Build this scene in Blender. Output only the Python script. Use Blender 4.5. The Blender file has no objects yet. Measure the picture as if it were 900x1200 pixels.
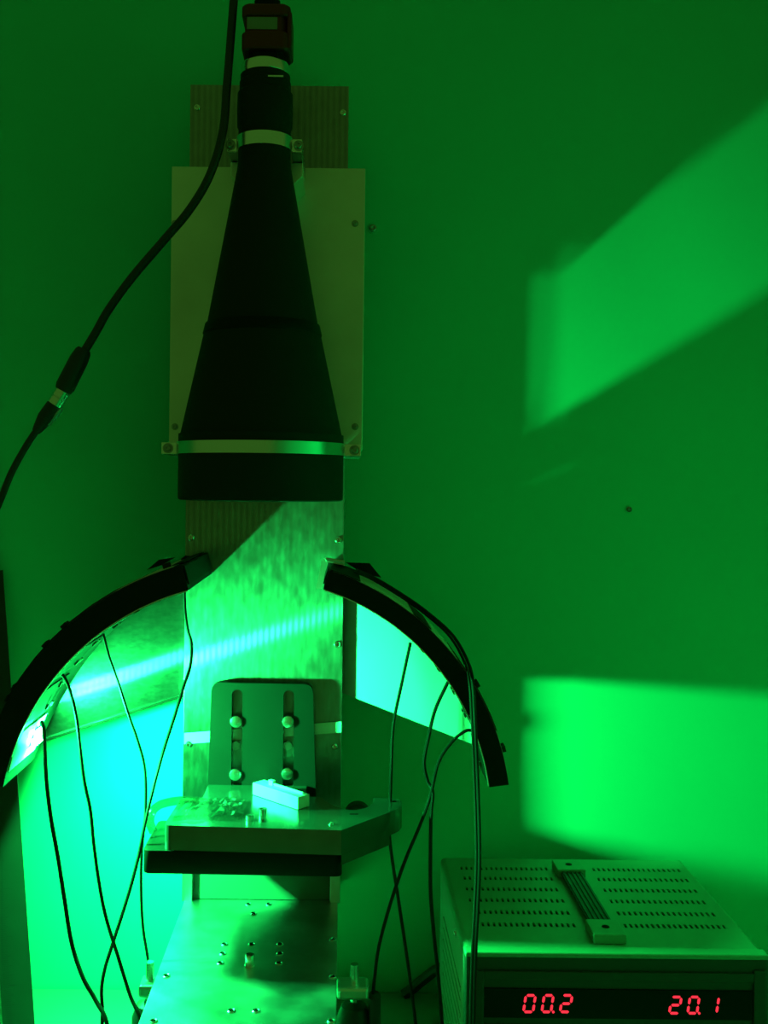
import bpy, bmesh, math, random
from mathutils import Vector, Matrix
random.seed(7)
SC = bpy.context.scene
COL = SC.collection
PI = math.pi

# ------------------------------------------------------------------ camera, world, exposure
F, CU, CV, HC, ROLL = 1200.0, 400.0, 565.0, 0.595, 0.011
cam_d = bpy.data.cameras.new('camera')
cam = bpy.data.objects.new('camera', cam_d); COL.objects.link(cam)
cam_d.sensor_fit = 'VERTICAL'; cam_d.sensor_height = 24.0; cam_d.lens = 24.0
cam_d.shift_x = (450 - CU) / 1200.0; cam_d.shift_y = -(600 - CV) / 1200.0
cam_d.clip_start = 0.02
cam.matrix_world = Matrix.Translation((0, 0, HC)) @ Matrix.Rotation(PI / 2, 4, 'X') @ Matrix.Rotation(ROLL, 4, 'Z')
SC.camera = cam

world = bpy.data.worlds.new('dim_room'); SC.world = world; world.use_nodes = True
bg = world.node_tree.nodes['Background']
bg.inputs['Color'].default_value = (0.25, 1.0, 0.09, 1); bg.inputs['Strength'].default_value = 0.115
SC.view_settings.view_transform = 'Standard'; SC.view_settings.look = 'None'
SC.view_settings.exposure = 0.0; SC.view_settings.gamma = 1.0; SC.view_settings.use_curve_mapping = False
SC.cycles.caustics_reflective = False; SC.cycles.caustics_refractive = False
SC.cycles.sample_clamp_indirect = 6.0; SC.cycles.max_bounces = 8; SC.cycles.blur_glossy = 0.5

LED = (0.010, 1.0, 0.14)        # the lit diodes: nearly pure green
LED_POWER = 14000.0

def P(u, v, y):                  # a point seen at photo pixel (u, v), y metres away from the camera
    a, b = u - CU, v - CV
    return Vector(((a + b * ROLL) * y / F, y, HC - (b - a * ROLL) * y / F))
def PZ(u, v, z):                 # same, on the horizontal plane at height z
    a, b = u - CU, v - CV
    return P(u, v, (HC - z) * F / (b - a * ROLL))

# ------------------------------------------------------------------ materials
def mat(name, col, rough=0.5, metal=0.0, noise=0.0, nscale=30.0, bump=0.0, bscale=200.0, stretch=(1, 1, 1), spec=0.5,
        aniso=None, rvar=0.0, emit=None, coat=0.0):
    m = bpy.data.materials.new(name); m.use_nodes = True
    nt = m.node_tree; N = nt.nodes; L = nt.links; b = N['Principled BSDF']
    b.inputs['Base Color'].default_value = (*col, 1); b.inputs['Roughness'].default_value = rough
    b.inputs['Metallic'].default_value = metal; b.inputs['Specular IOR Level'].default_value = spec
    b.inputs['Coat Weight'].default_value = coat
    tc = N.new('ShaderNodeTexCoord'); mp = N.new('ShaderNodeMapping'); mp.inputs['Scale'].default_value = stretch
    L.new(tc.outputs['Object'], mp.inputs['Vector'])
    if noise or rvar:
        n = N.new('ShaderNodeTexNoise'); n.inputs['Scale'].default_value = nscale; n.inputs['Detail'].default_value = 6
        L.new(mp.outputs['Vector'], n.inputs['Vector'])
    if noise:
        r = N.new('ShaderNodeMapRange'); r.inputs['From Min'].default_value = 0.3; r.inputs['From Max'].default_value = 0.7
        r.inputs['To Min'].default_value = 1 - noise; r.inputs['To Max'].default_value = 1.0
        L.new(n.outputs['Fac'], r.inputs['Value'])
        x = N.new('ShaderNodeVectorMath'); x.operation = 'SCALE'; x.inputs[0].default_value = col
        L.new(r.outputs['Result'], x.inputs['Scale']); L.new(x.outputs['Vector'], b.inputs['Base Color'])
    if rvar:
        r2 = N.new('ShaderNodeMapRange'); r2.inputs['From Min'].default_value = 0.3; r2.inputs['From Max'].default_value = 0.7
        r2.inputs['To Min'].default_value = max(0.05, rough - rvar); r2.inputs['To Max'].default_value = rough + rvar
        L.new(n.outputs['Fac'], r2.inputs['Value']); L.new(r2.outputs['Result'], b.inputs['Roughness'])
    if bump:
        n2 = N.new('ShaderNodeTexNoise'); n2.inputs['Scale'].default_value = bscale; n2.inputs['Detail'].default_value = 4
        L.new(mp.outputs['Vector'], n2.inputs['Vector'])
        bp = N.new('ShaderNodeBump'); bp.inputs['Strength'].default_value = bump; bp.inputs['Distance'].default_value = 0.001
        L.new(n2.outputs['Fac'], bp.inputs['Height']); L.new(bp.outputs['Normal'], b.inputs['Normal'])
    if aniso:
        b.inputs['Anisotropic'].default_value = aniso[0]
        c = N.new('ShaderNodeCombineXYZ')
        for i in range(3): c.inputs[i].default_value = aniso[1][i]
        L.new(c.outputs['Vector'], b.inputs['Tangent'])
    if emit:
        b.inputs['Emission Color'].default_value = (*emit[0], 1); b.inputs['Emission Strength'].default_value = emit[1]
    return m

a13 = math.radians(13.5)
M = {}
M['wall'] = mat('painted_wall', (0.06, 0.74, 0.55), 0.75, noise=0.06, nscale=3, bump=0.06, bscale=400, spec=0.2)
M['table'] = mat('grey_worktop', (0.16, 0.34, 0.28), 0.6, noise=0.12, nscale=12, spec=0.3)
M['floor'] = mat('floor_vinyl', (0.12, 0.2, 0.17), 0.7, noise=0.2, nscale=6)
M['panel'] = mat('brushed_aluminium_panel', (0.27, 0.285, 0.275), 0.42, 1.0, noise=0.28, nscale=60, rvar=0.05,
                 bump=0.06, bscale=260, stretch=(2, 2, 1), aniso=(0.6, (math.cos(a13), 0, math.sin(a13))))
def brushed_lobe(m, lo, hi):     # second, sharper lobe: fine slanted brushing, wave added to bead its light streak
    nt = m.node_tree; N = nt.nodes; K = nt.links; b = N['Principled BSDF']; tc = N['Texture Coordinate']; out = N['Material Output']
    w = N.new('ShaderNodeTexWave'); w.inputs['Scale'].default_value = 49.0; w.inputs['Distortion'].default_value = 0.5; w.inputs['Detail'].default_value = 1.0
    K.new(tc.outputs['Object'], w.inputs['Vector'])
    f = N.new('ShaderNodeMapRange'); f.inputs['To Min'].default_value = lo; f.inputs['To Max'].default_value = hi
    K.new(w.outputs['Fac'], f.inputs['Value'])
    g = N.new('ShaderNodeBsdfAnisotropic'); g.inputs['Color'].default_value = (0.8, 0.82, 0.8, 1)
    g.inputs['Roughness'].default_value = 0.21; g.inputs['Anisotropy'].default_value = 0.82
    c = N.new('ShaderNodeCombineXYZ')
    for k, q in enumerate((-math.sin(a13), 0, math.cos(a13))): c.inputs[k].default_value = q
    K.new(c.outputs['Vector'], g.inputs['Tangent'])
    mx = N.new('ShaderNodeMixShader'); K.new(f.outputs['Result'], mx.inputs['Fac'])
    K.new(b.outputs[0], mx.inputs[1]); K.new(g.outputs[0], mx.inputs[2]); K.new(mx.outputs[0], out.inputs['Surface'])
brushed_lobe(M['panel'], 0.06, 0.19)
M['plate'] = mat('matt_aluminium_plate', (0.78, 0.78, 0.74), 0.45, 1.0, noise=0.15, nscale=14)
M['wing_l'] = mat('scratched_sheet', (0.045, 0.05, 0.045), 0.36, 1.0, noise=0.4, nscale=120, bump=0.08, bscale=420, stretch=(1, 1, 2), aniso=(0.5, (math.cos(a13), 0, math.sin(a13))))
brushed_lobe(M['wing_l'], 0.05, 0.09)
M['wing_r'] = mat('white_primed_sheet', (0.52, 0.60, 0.58), 0.55, 0.0, noise=0.05, nscale=15)
M['edge'] = mat('milled_aluminium', (0.85, 0.85, 0.85), 0.4, 1.0, noise=0.1, nscale=60)
M['greyp'] = mat('grey_paint', (0.13, 0.17, 0.15), 0.5)
M['dpcb'] = mat('shaded_diode_board', (0.003, 0.006, 0.004), 0.6, spec=0.1)  # boards away from the lit end: shade put into a darker copy
M['base'] = mat('worn_base_aluminium', (0.78, 0.80, 0.80), 0.38, 1.0, noise=0.35, nscale=22, rvar=0.05, bump=0.08, bscale=60)
M['steel'] = mat('bright_steel', (0.8, 0.8, 0.8), 0.25, 1.0)
M['dsteel'] = mat('dull_steel', (0.35, 0.36, 0.36), 0.4, 1.0)
M['black'] = mat('black_anodised', (0.005, 0.006, 0.005), 0.5, 0.0, spec=0.15)
M['blackm'] = mat('matt_black', (0.012, 0.012, 0.012), 0.65, 0.0, spec=0.25)
M['platf'] = mat('black_anodised_platform', (0.20, 0.22, 0.21), 0.20, 0.8, noise=0.2, nscale=50, spec=0.9)
M['bracket'] = mat('dark_anodised_bracket', (0.007, 0.0075, 0.007), 0.5, 0.0, noise=0.15, nscale=30, spec=0.3)
M['rubber'] = mat('black_rubber', (0.015, 0.015, 0.015), 0.5)
M['wire'] = mat('black_wire_insulation', (0.006, 0.006, 0.006), 0.5, spec=0.2)
M['red'] = mat('red_anodised', (0.16, 0.015, 0.012), 0.45, 0.4)
M['label'] = mat('grey_label', (0.22, 0.22, 0.20), 0.5)
M['led'] = mat('lit_diode', (0.8, 0.8, 0.8), 0.5, emit=(LED, LED_POWER))
M['led_side'] = mat('lit_diode_flank', (0.8, 0.8, 0.8), 0.5, emit=(LED, LED_POWER * 1.2))
M['led_front'] = mat('lit_diode_rim', (0.8, 0.8, 0.8), 0.5, emit=(LED, LED_POWER * 0.15))
M['led_off'] = mat('unlit_diode', (0.10, 0.11, 0.08), 0.4, spec=0.2)
M['pcb'] = mat('brightened_board', (0.75, 0.78, 0.75), 0.5)  # pale copy for the lit board; its glow is put into the colour
M['tape'] = mat('black_tape', (0.006, 0.006, 0.006), 0.6, spec=0.2)
M['white'] = mat('white_ceramic', (0.95, 0.95, 0.95), 0.4)
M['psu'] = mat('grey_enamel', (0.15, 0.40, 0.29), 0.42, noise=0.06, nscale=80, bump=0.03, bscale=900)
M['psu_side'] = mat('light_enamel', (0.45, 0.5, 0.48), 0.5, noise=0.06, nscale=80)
M['bezel'] = mat('dark_plastic', (0.035, 0.038, 0.036), 0.5)
M['window'] = mat('smoked_display', (0.004, 0.004, 0.004), 0.3, spec=0.15)
M['dark'] = mat('hollow_black', (0.004, 0.004, 0.004), 0.9, spec=0.1)
M['digit'] = mat('red_digit', (0.2, 0.0, 0.0), 0.5, emit=((1.0, 0.025, 0.055), 1.3))
M['ruler'] = mat('steel_ruler', (0.03, 0.04, 0.035), 0.5, 0.5, noise=0.15, nscale=30)
M['mark'] = mat('ruler_marks', (0.01, 0.01, 0.01), 0.6)
def clear(name, fac, tint):
    m = bpy.data.materials.new(name); m.use_nodes = True; nt = m.node_tree; nt.nodes.clear()
    o = nt.nodes.new('ShaderNodeOutputMaterial'); mx = nt.nodes.new('ShaderNodeMixShader')
    t = nt.nodes.new('ShaderNodeBsdfTransparent'); t.inputs['Color'].default_value = (*tint, 1)
    g = nt.nodes.new('ShaderNodeBsdfGlossy'); g.inputs['Roughness'].default_value = 0.15
    mx.inputs['Fac'].default_value = fac
    nt.links.new(t.outputs[0], mx.inputs[1]); nt.links.new(g.outputs[0], mx.inputs[2]); nt.links.new(mx.outputs[0], o.inputs['Surface'])
    return m
M['film'] = clear('clear_film', 0.25, (0.85, 0.9, 0.85))
M['tubing'] = clear('clear_tubing', 0.22, (0.5, 0.62, 0.5))

# ------------------------------------------------------------------ mesh helpers
def link(o): COL.objects.link(o); return o
def thing(name, label, cat, loc=(0, 0, 0), group=None):
    o = bpy.data.objects.new(name, None); link(o); o.location = loc; o.empty_display_size = 0.02
    o['label'] = label; o['category'] = cat
    if group: o['group'] = group
    return o
def origin(o):
    v = Vector(o.location)
    while o.parent: o = o.parent; v += Vector(o.location)
    return v
def obj(name, bm, m, parent=None, smooth=False, kind=None, label=None):
    me = bpy.data.meshes.new(name)
    if parent:
        bmesh.ops.translate(bm, verts=bm.verts, vec=-origin(parent))
    bmesh.ops.recalc_face_normals(bm, faces=bm.faces)
    if smooth:
        for f in bm.faces: f.smooth = True
        for e in bm.edges:
            if len(e.link_faces) == 2 and e.calc_face_angle(0) > 0.6: e.smooth = False
    bm.to_mesh(me); bm.free(); me.update()
    for k in (m if isinstance(m, (list, tuple)) else [m]): me.materials.append(k)
    o = link(bpy.data.objects.new(name, me))
    if parent: o.parent = parent
    if kind: o['kind'] = kind
    if label: o['label'] = label
    return o
def tag(o, label, cat, group=None):
    o['label'] = label; o['category'] = cat
    if group: o['group'] = group
    return o
def recenter(o):                         # put a one-mesh thing's origin at the foot of its mesh
    vs = [v.co for v in o.data.vertices]
    c = Vector((sum(v.x for v in vs) / len(vs), sum(v.y for v in vs) / len(vs), min(v.z for v in vs)))
    o.data.transform(Matrix.Translation(-c)); o.location = c
    return o
def bx(x0, x1, y0, y1, z0, z1, bev=0.0, bm=None, seg=2):
    t = bmesh.new()
    bmesh.ops.create_cube(t, size=1.0)
    for v in t.verts:
        v.co = Vector(((x0 + x1) / 2 + v.co.x * (x1 - x0), (y0 + y1) / 2 + v.co.y * (y1 - y0), (z0 + z1) / 2 + v.co.z * (z1 - z0)))
    if bev: bmesh.ops.bevel(t, geom=t.edges[:], offset=bev, segments=seg, affect='EDGES', profile=0.5)
    if bm is None: return t
    return join(bm, t)
def join(bm, t):
    me = bpy.data.meshes.new('tmp'); t.to_mesh(me); t.free(); bm.from_mesh(me); bpy.data.meshes.remove(me); return bm
def prism(pts, d, bev=0.0, bm=None):     # polygon of Vectors, swept along vector d
    t = bmesh.new(); d = Vector(d)
    a = [t.verts.new(p) for p in pts]; b = [t.verts.new(Vector(p) + d) for p in pts]
    n = len(pts); t.faces.new(a); t.faces.new(b[::-1])
    for i in range(n): t.faces.new((a[i], b[i], b[(i + 1) % n], a[(i + 1) % n]))
    bmesh.ops.recalc_face_normals(t, faces=t.faces)
    if bev: bmesh.ops.bevel(t, geom=t.edges[:], offset=bev, segments=2, affect='EDGES', profile=0.5)
    if bm is None: return t
    return join(bm, t)
def cyl(p0, p1, r0, r1=None, n=24, bm=None, caps=True):
    t = bmesh.new(); p0, p1 = Vector(p0), Vector(p1); d = p1 - p0
    bmesh.ops.create_cone(t, cap_ends=caps, segments=n, radius1=r0, radius2=r0 if r1 is None else r1, depth=d.length)
    t.transform(Matrix.Translation((p0 + p1) / 2) @ d.to_track_quat('Z', 'Y').to_matrix().to_4x4())
    if bm is None: return t
    return join(bm, t)
def lathe(c, prof, n=64, axis=None, bm=None):    # prof: (r, h) pairs around axis through c
    t = bmesh.new(); rings = []
    for r, h in prof:
        if r < 1e-6: rings.append([t.verts.new((0, 0, h))])
        else: rings.append([t.verts.new((r * math.cos(2 * PI * k / n), r * math.sin(2 * PI * k / n), h)) for k in range(n)])
    for A, B in zip(rings, rings[1:]):
        if len(A) == 1 and len(B) == 1: continue
        for k in range(n):
            q = [A[k % len(A)], A[(k + 1) % len(A)], B[(k + 1) % len(B)], B[k % len(B)]]
            u = []
            for w in q:
                if w not in u: u.append(w)
            if len(u) > 2: t.faces.new(u)
    q = Vector(axis).to_track_quat('Z', 'Y').to_matrix().to_4x4() if axis else Matrix()
    t.transform(Matrix.Translation(Vector(c)) @ q)
    if bm is None: return t
    return join(bm, t)
def spline(pts, k=8):                    # Catmull-Rom
    pts = [Vector(p) for p in pts]; P_ = [pts[0] * 2 - pts[1]] + pts + [pts[-1] * 2 - pts[-2]]; out = []
    for i in range(1, len(P_) - 2):
        a, b, c, d = P_[i - 1], P_[i], P_[i + 1], P_[i + 2]
        for s in range(k):
            t = s / k
            out.append(0.5 * (2 * b + (c - a) * t + (2 * a - 5 * b + 4 * c - d) * t * t + (3 * b - a - 3 * c + d) * t ** 3))
    return out + [pts[-1]]
def tube(pts, r, n=8, k=8, bm=None, smooth=True):
    q = spline(pts, k) if smooth else [Vector(p) for p in pts]
    t = bmesh.new(); rings = []; up = Vector((0.13, 1, 0.21)).normalized()
    for i, p in enumerate(q):
        d = (q[min(i + 1, len(q) - 1)] - q[max(i - 1, 0)]).normalized()
        s = d.cross(up)
        s = s.normalized() if s.length > 1e-5 else Vector((1, 0, 0)); w = s.cross(d)
        rr = r(i / (len(q) - 1)) if callable(r) else r
        rings.append([t.verts.new(p + (s * math.cos(2 * PI * j / n) + w * math.sin(2 * PI * j / n)) * rr) for j in range(n)])
    for A, B in zip(rings, rings[1:]):
        for j in range(n): t.faces.new((A[j], A[(j + 1) % n], B[(j + 1) % n], B[j]))
    t.faces.new(rings[0][::-1]); t.faces.new(rings[-1])
    if bm is None: return t
    return join(bm, t)
def struct(name, bm, m):
    o = obj(name, bm, m); o['kind'] = 'structure'; return o
def screw_bm(c, r, axis=(0, -1, 0), hex_=False):  # pan head with a recess and a washer
    c = Vector(c); ax = Vector(axis)
    return lathe(c, [(0, 0), (r * 1.5, 0), (r * 1.5, r * 0.25), (r, r * 0.25), (r, r * 0.75), (r * 0.8, r * 0.95), (r * 0.5, r),
                     (r * 0.45, r * 0.5), (0, r * 0.45)], 6 * (1 if hex_ else 3), ax)

# ------------------------------------------------------------------ setting
YW = 1.2
struct('wall_back', bx(-2.2, 2.2, YW, YW + 0.1, -0.75, 2.4), M['wall'])
struct('bounce_wall', bx(0.72, 0.82, -1.2, YW, -0.75, 0.85), M['wall'])  # unseen low wall added to bounce green light onto the back wall
struct('floor', bx(-2.2, 2.2, -1.2, YW, -0.80, -0.75), M['floor'])
tb = thing('workbench', 'plain dark worktop running along the green-lit wall under all the equipment', 'table', (0, 0.7, -0.75))
obj('tabletop', bx(-1.1, 0.715, 0.30, 1.197, -0.03, 0.0, 0.003), M['table'], tb)
for sx in (-1.05, 0.65):
    for sy in (0.35, 1.12):
        obj('leg', bx(sx, sx + 0.05, sy, sy + 0.05, -0.75, -0.03), M['dsteel'], tb)

# ------------------------------------------------------------------ wall column with base plate and wings
XL, XR, YP = -0.1696, 0.0035, 1.118
ZB = 0.134
cl = thing('mounting_column', 'tall brushed metal column fixed to the wall behind the lens and platform', 'stand', ((XL + XR) / 2, 1.16, ZB))
ztop = P(316, 100, YP).z
obj('front_panel', bx(XL, XR, YP, YP + 0.0035, 0.185, ztop, 0.0006), M['panel'], cl)
obj('side_panel', bx(XL, XL + 0.011, YP + 0.0035, 1.172, ZB, ztop - 0.002, 0.0005), M['edge'], cl)
obj('lower_panel', bx(XL + 0.0112, XR - 0.0112, 1.128, 1.131, ZB + 0.0004, 0.26, 0.0003), M['greyp'], cl, label='smooth pale recessed panel')
obj('wall_mount', bx(XL + 0.02, XR - 0.02, 1.16, 1.1995, 0.30, 0.9), M['dsteel'], cl)
obj('mount_rib', bx(XL + 0.0112, XR - 0.0112, 1.150, 1.1598, 0.30, 0.9), M['dsteel'], cl)
obj('side_panel', bx(XR - 0.011, XR, YP + 0.0035, 1.172, ZB, ztop - 0.002, 0.0005), M['edge'], cl)
for (u, v) in ((397, 633), (395, 755), (392, 875), (224, 630), (402, 132), (231, 126), (221, 872)):
    p = P(u, v, YP); p.x = min(max(p.x, XL + 0.006), XR - 0.006)
    obj('screw', screw_bm((p.x, YP + 0.0016, p.z), 0.0034), M['steel'], cl, True)
# wings behind the arcs
WY, WK, WKL = 1.133, 0.6, 0.10             # each wing flares forward towards its light bar
def wy(x): return WY - (WK * max(0, x - XR) if x > -0.08 else WKL * max(0, XL - x))
def on_wing(u, v, side):          # the photo point's place on the flared wing
    a, b = u - CU, v - CV; kx = (a + b * ROLL) / F
    y = (WY + WK * XR) / (1 + WK * kx) if side > 0 else (WY - WKL * XL) / (1 - WKL * kx)
    return P(u, v, y)
def wing(cx, cz, r, a0, a1, n, xin, zin, low, side):
    pts = [Vector((xin, 0, zin)), low]
    for i in range(n + 1):
        a = math.radians(a0 + (a1 - a0) * i / n)
        q = Vector((cx + r * math.cos(a), 0, cz + r * math.sin(a)))
        if side * (q.x - xin) > 0: pts.append(q)
    pts.append(Vector((xin, 0, pts[-1].z + 0.004)))
    for q in pts: q.y = wy(q.x)
    return prism(pts, (0, 0.0025, 0))
CXR, CZR = -0.0838, 0.266
CXL, CZL = -0.0785, 0.2675
rw = on_wing(556, 873, 1); lw = on_wing(50, 869, -1)
zr = P(403, 812, WY).z; zl = P(213, 815, WY).z
RW = 0.2515
def ang(q, cx, cz): return math.degrees(math.atan2(q.z - cz, q.x - cx))
obj('wing_plate', wing(CXR, CZR, RW, ang(rw, CXR, CZR), 74, 24, XR + 0.0002, zr, rw, 1), M['wing_r'], cl, label='pale smooth wing plate')
obj('wing_plate', wing(CXL, CZL, RW + 0.004, ang(lw, CXL, CZL), 106, 24, XL - 0.0002, zl, lw, -1), M['wing_l'], cl, label='scratched bare metal wing plate')
p0, p1 = lw.copy(), Vector((XL - 0.0004, WY, zl))
obj('stiffening_lip', prism([p0, p1, p1 + Vector((0, 0, 0.0028)), p0 + Vector((0, 0, 0.0028))], (0, -0.006, 0)), M['wing_l'], cl)
# white strip added for the bright streak on the panel, bowed to catch light
ta, tb_ = P(216, 866, YP), P(400, 852, YP)
bmt = bmesh.new(); rows = []
for i in range(13):
    t = i / 12
    c = ta.lerp(tb_, t); bow = 0.0004 + 0.0016 * min(1.0, max(0.0, t - 0.6) / 0.25)
    rows.append([bmt.verts.new((c.x, YP - bow, c.z - 0.0055)), bmt.verts.new((c.x, YP - bow, c.z + 0.0065))])
for A, B in zip(rows, rows[1:]): bmt.faces.new((A[0], B[0], B[1], A[1]))
g = bmesh.ops.extrude_face_region(bmt, geom=bmt.faces[:])
bmesh.ops.translate(bmt, verts=[e for e in g['geom'] if isinstance(e, bmesh.types.BMVert)], vec=(0, 0.0003, 0))
obj('streak_strip', bmt, M['white'], cl, label='added white strip for the bright streak across the panel')

bp = thing('base_plate', 'worn metal base plate with tapped holes below the black platform', 'plate', ((XL + XR) / 2, 1.0, 0.06))
obj('plate', bx(-0.1672, 0.001, 0.80, 1.199, ZB - 0.012, ZB, 0.0008), M['base'], bp)
holes = [(263, 1107), (295, 1107), (328, 1107), (261, 1118), (328, 1118), (258, 1129), (327, 1129), (271, 1185), (300, 1185),
         (390, 1101), (390, 1145), (291, 1060), (315, 1060), (297, 1071), (195, 1144), (388, 1197), (180, 1197)]
for u, v in holes:
    p = PZ(u, v, ZB)
    h = obj('hole_rim', lathe((p.x, p.y, ZB), [(0.0016, 0), (0.0036, 0), (0.0036, 0.0007), (0.0029, 0.0012), (0.0022, 0.0008), (0.0022, 0.0)], 16), M['steel'], bp, True)
    obj('hole', lathe((p.x, p.y, ZB), [(0, 0.0003), (0.0022, 0.0003)], 16), M['dark'], h)
p = PZ(293, 1132, ZB)
obj('post', lathe((p.x, p.y, ZB), [(0, 0), (0.0052, 0), (0.0052, 0.001), (0.0047, 0.0015), (0.0047, 0.010), (0.004, 0.0112), (0.0022, 0.0112), (0.002, 0.008), (0, 0.008)], 24), M['steel'], bp, True)
for sx, y in ((1, 0.965), (-1, 0.965), (1, 0.83), (-1, 0.83)):
    x0 = 0.001 if sx > 0 else -0.1672
    xa, xb = sorted((x0, x0 + sx * (0.030 if sx > 0 else 0.017))); xc = x0 + sx * (0.0165 if sx > 0 else 0.008)
    ft = obj('foot_ear', bx(xa, xb, y - 0.012, y + 0.012, 0.112, 0.124, 0.003), M['edge'] if sx > 0 else M['dsteel'], bp)
    obj('stud', cyl((xc, y, 0.006), (xc, y, 0.141), 0.0038, n=16), M['steel'], ft, True)
    obj('knob', lathe((xc, y, 0.072), [(0, 0), (0.014, 0), (0.0165, 0.004), (0.0165, 0.018), (0.012, 0.030), (0.006, 0.0335), (0, 0.0335)], 32), M['rubber'], ft, True)
    obj('foot_pad', lathe((xc, y, 0), [(0, 0), (0.016, 0), (0.016, 0.006), (0.006, 0.012), (0, 0.012)], 24), M['rubber'], ft, True)

lp = thing('lens_plate', 'wide matt metal carrier plate behind the conical lens', 'plate', (-0.081, 1.106, 0.63))
zt, zb = P(310, 196, 1.095).z, P(310, 526, 1.095).z
obj('plate', bx(-0.185, 0.0222, 1.095, YP - 0.0003, zb, zt, 0.001), M['plate'], lp)
for u, v in ((205, 262), (416, 262), (205, 500), (416, 500)):
    p = P(u, v, 1.095); obj('screw', screw_bm((p.x, 1.0953, p.z), 0.0025), M['dsteel'], lp, True)

# ------------------------------------------------------------------ lens, camera, clamps
LX, LY = -0.0785, 1.0
ln = thing('telecentric_lens', 'large black conical lens hanging vertically above the platform', 'lens', (LX, LY, 0.576))
z0 = 0.5765
def L_(prof, name, m=M['blackm'], lab=None, par=ln): return obj(name, lathe((LX, LY, 0), prof, 96), m, par, True, label=lab)
L_([(0.070, z0 + 0.004), (0.0785, z0), (0.0800, z0 + 0.001), (0.0802, z0 + 0.003), (0.0802, 0.640), (0.0, 0.640)], 'front_barrel')
L_([(0.0, z0 + 0.005), (0.070, z0 + 0.005)], 'front_glass', M['window'])
L_([(0.0, 0.640), (0.0785, 0.640), (0.0572, 0.737), (0, 0.737)], 'lower_cone')
L_([(0, 0.737), (0.0577, 0.737), (0.0580, 0.738), (0.0560, 0.7465), (0.0555, 0.7475), (0, 0.7475)], 'joint_ring', M['black'], 'slightly glossier joint ring')
L_([(0, 0.7475), (0.0540, 0.7475), (0.0262, 0.900), (0.0258, 0.906), (0, 0.906)], 'upper_cone')
L_([(0, 0.906), (0.0256, 0.906), (0.0256, 0.938), (0.0268, 0.940), (0.0272, 0.955), (0.0268, 0.972), (0.0250, 0.974), (0.0250, 0.983), (0.0242, 0.984), (0.0242, 0.990), (0.0205, 0.991), (0, 0.991)], 'rear_barrel')
obj('marking', bx(LX + 0.004, LX + 0.019, LY - 0.0246, LY - 0.0225, 0.9805, 0.982), M['edge'], ln)
L_([(0, 0.991), (0.0228, 0.991), (0.0232, 0.992), (0.0232, 1.000), (0.0226, 1.001), (0, 1.001)], 'mount_ring', M['steel'], 'silver mount ring')

cm = thing('industrial_camera', 'small dark red box camera screwed onto the top of the lens', 'camera', (LX, LY, 1.001))
def camsec(z0, z1, w, dy, bev, name, m, ch=0.006):
    cx = LX + 0.0015
    pts = [(-w, -dy + ch), (-w + ch, -dy), (w - ch, -dy), (w, -dy + ch), (w, dy - ch), (w - ch, dy), (-w + ch, dy), (-w, dy - ch)]
    return obj(name, prism([Vector((cx + a, LY + b, z0)) for a, b in pts], (0, 0, z1 - z0), bev), m, cm)
camsec(1.001, 1.008, 0.017, 0.017, 0.0, 'lens_flange', M['black'])
camsec(1.008, 1.026, 0.0235, 0.0225, 0.0025, 'front_housing', M['red'])
camsec(1.0255, 1.0405, 0.0205, 0.0200, 0.0, 'body', M['red'])
camsec(1.040, 1.052, 0.0235, 0.0225, 0.0025, 'rear_housing', M['red'])
camsec(1.052, 1.062, 0.0125, 0.0125, 0.001, 'connector', M['black'])
obj('label_plate', bx(LX - 0.0165, LX + 0.0125, LY - 0.0206, LY - 0.0199, 1.0275, 1.0390), M['label'], cm, label='pale grey label plate')
obj('side_cheek', bx(LX + 0.0215, LX + 0.0262, LY - 0.019, LY + 0.019, 1.010, 1.046, 0.002), M['red'], cm)

def clamp(z, h, r, ear_x, yb, label, name, slope=0.0):
    c = thing(name, label, 'clamp', (LX, 1.09, z))
    t = 0.0016; n = 40
    o_, i_ = [], []
    for k in range(n + 1):
        a = PI + PI * k / n
        o_.append(Vector((LX + (r + t) * math.cos(a), LY + (r + t) * math.sin(a), z))); i_.append(Vector((LX + r * math.cos(a), LY + r * math.sin(a), z)))
    obj('band', prism(o_ + i_[::-1], (0, 0, h)), M['steel'], c, True)
    for s in (-1, 1):
        xa, xb = sorted((LX + s * (r + 0.0002), LX + s * ear_x))
        obj('ear', bx(xa, xb, LY - 0.001, LY + 0.002, z, z + h, 0.0004), M['steel'], c)
        xm = (LX + s * (r + 0.002) + LX + s * ear_x) / 2 + s * 0.001
        obj('bolt', screw_bm((xm, LY - 0.001, z + h / 2), 0.0034), M['dsteel'], c, True)
        obj('standoff', bx(xa, xb, LY + 0.002, yb, z, z + h, 0.0006), M['dsteel'], c)
    return c
clamp(0.6205, 0.0115, 0.0804, 0.0975, 1.0948, 'silver band clamp gripping the wide lower barrel of the lens', 'lens_clamp')
cu_ = clamp(0.9165, 0.0125, 0.0258, 0.0365, 1.0948, 'silver band clamp gripping the thin upper tube of the lens', 'lens_clamp')
obj('saddle', prism([Vector((LX + a, 1.03, 0.9160 + b)) for a, b in ((-0.0365, 0), (0.0365, 0), (0.0365, -0.014), (0.022, -0.028), (-0.022, -0.028), (-0.0365, -0.014))], (0, 0.0648, 0), 0.001), M['plate'], cu_)

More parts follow.
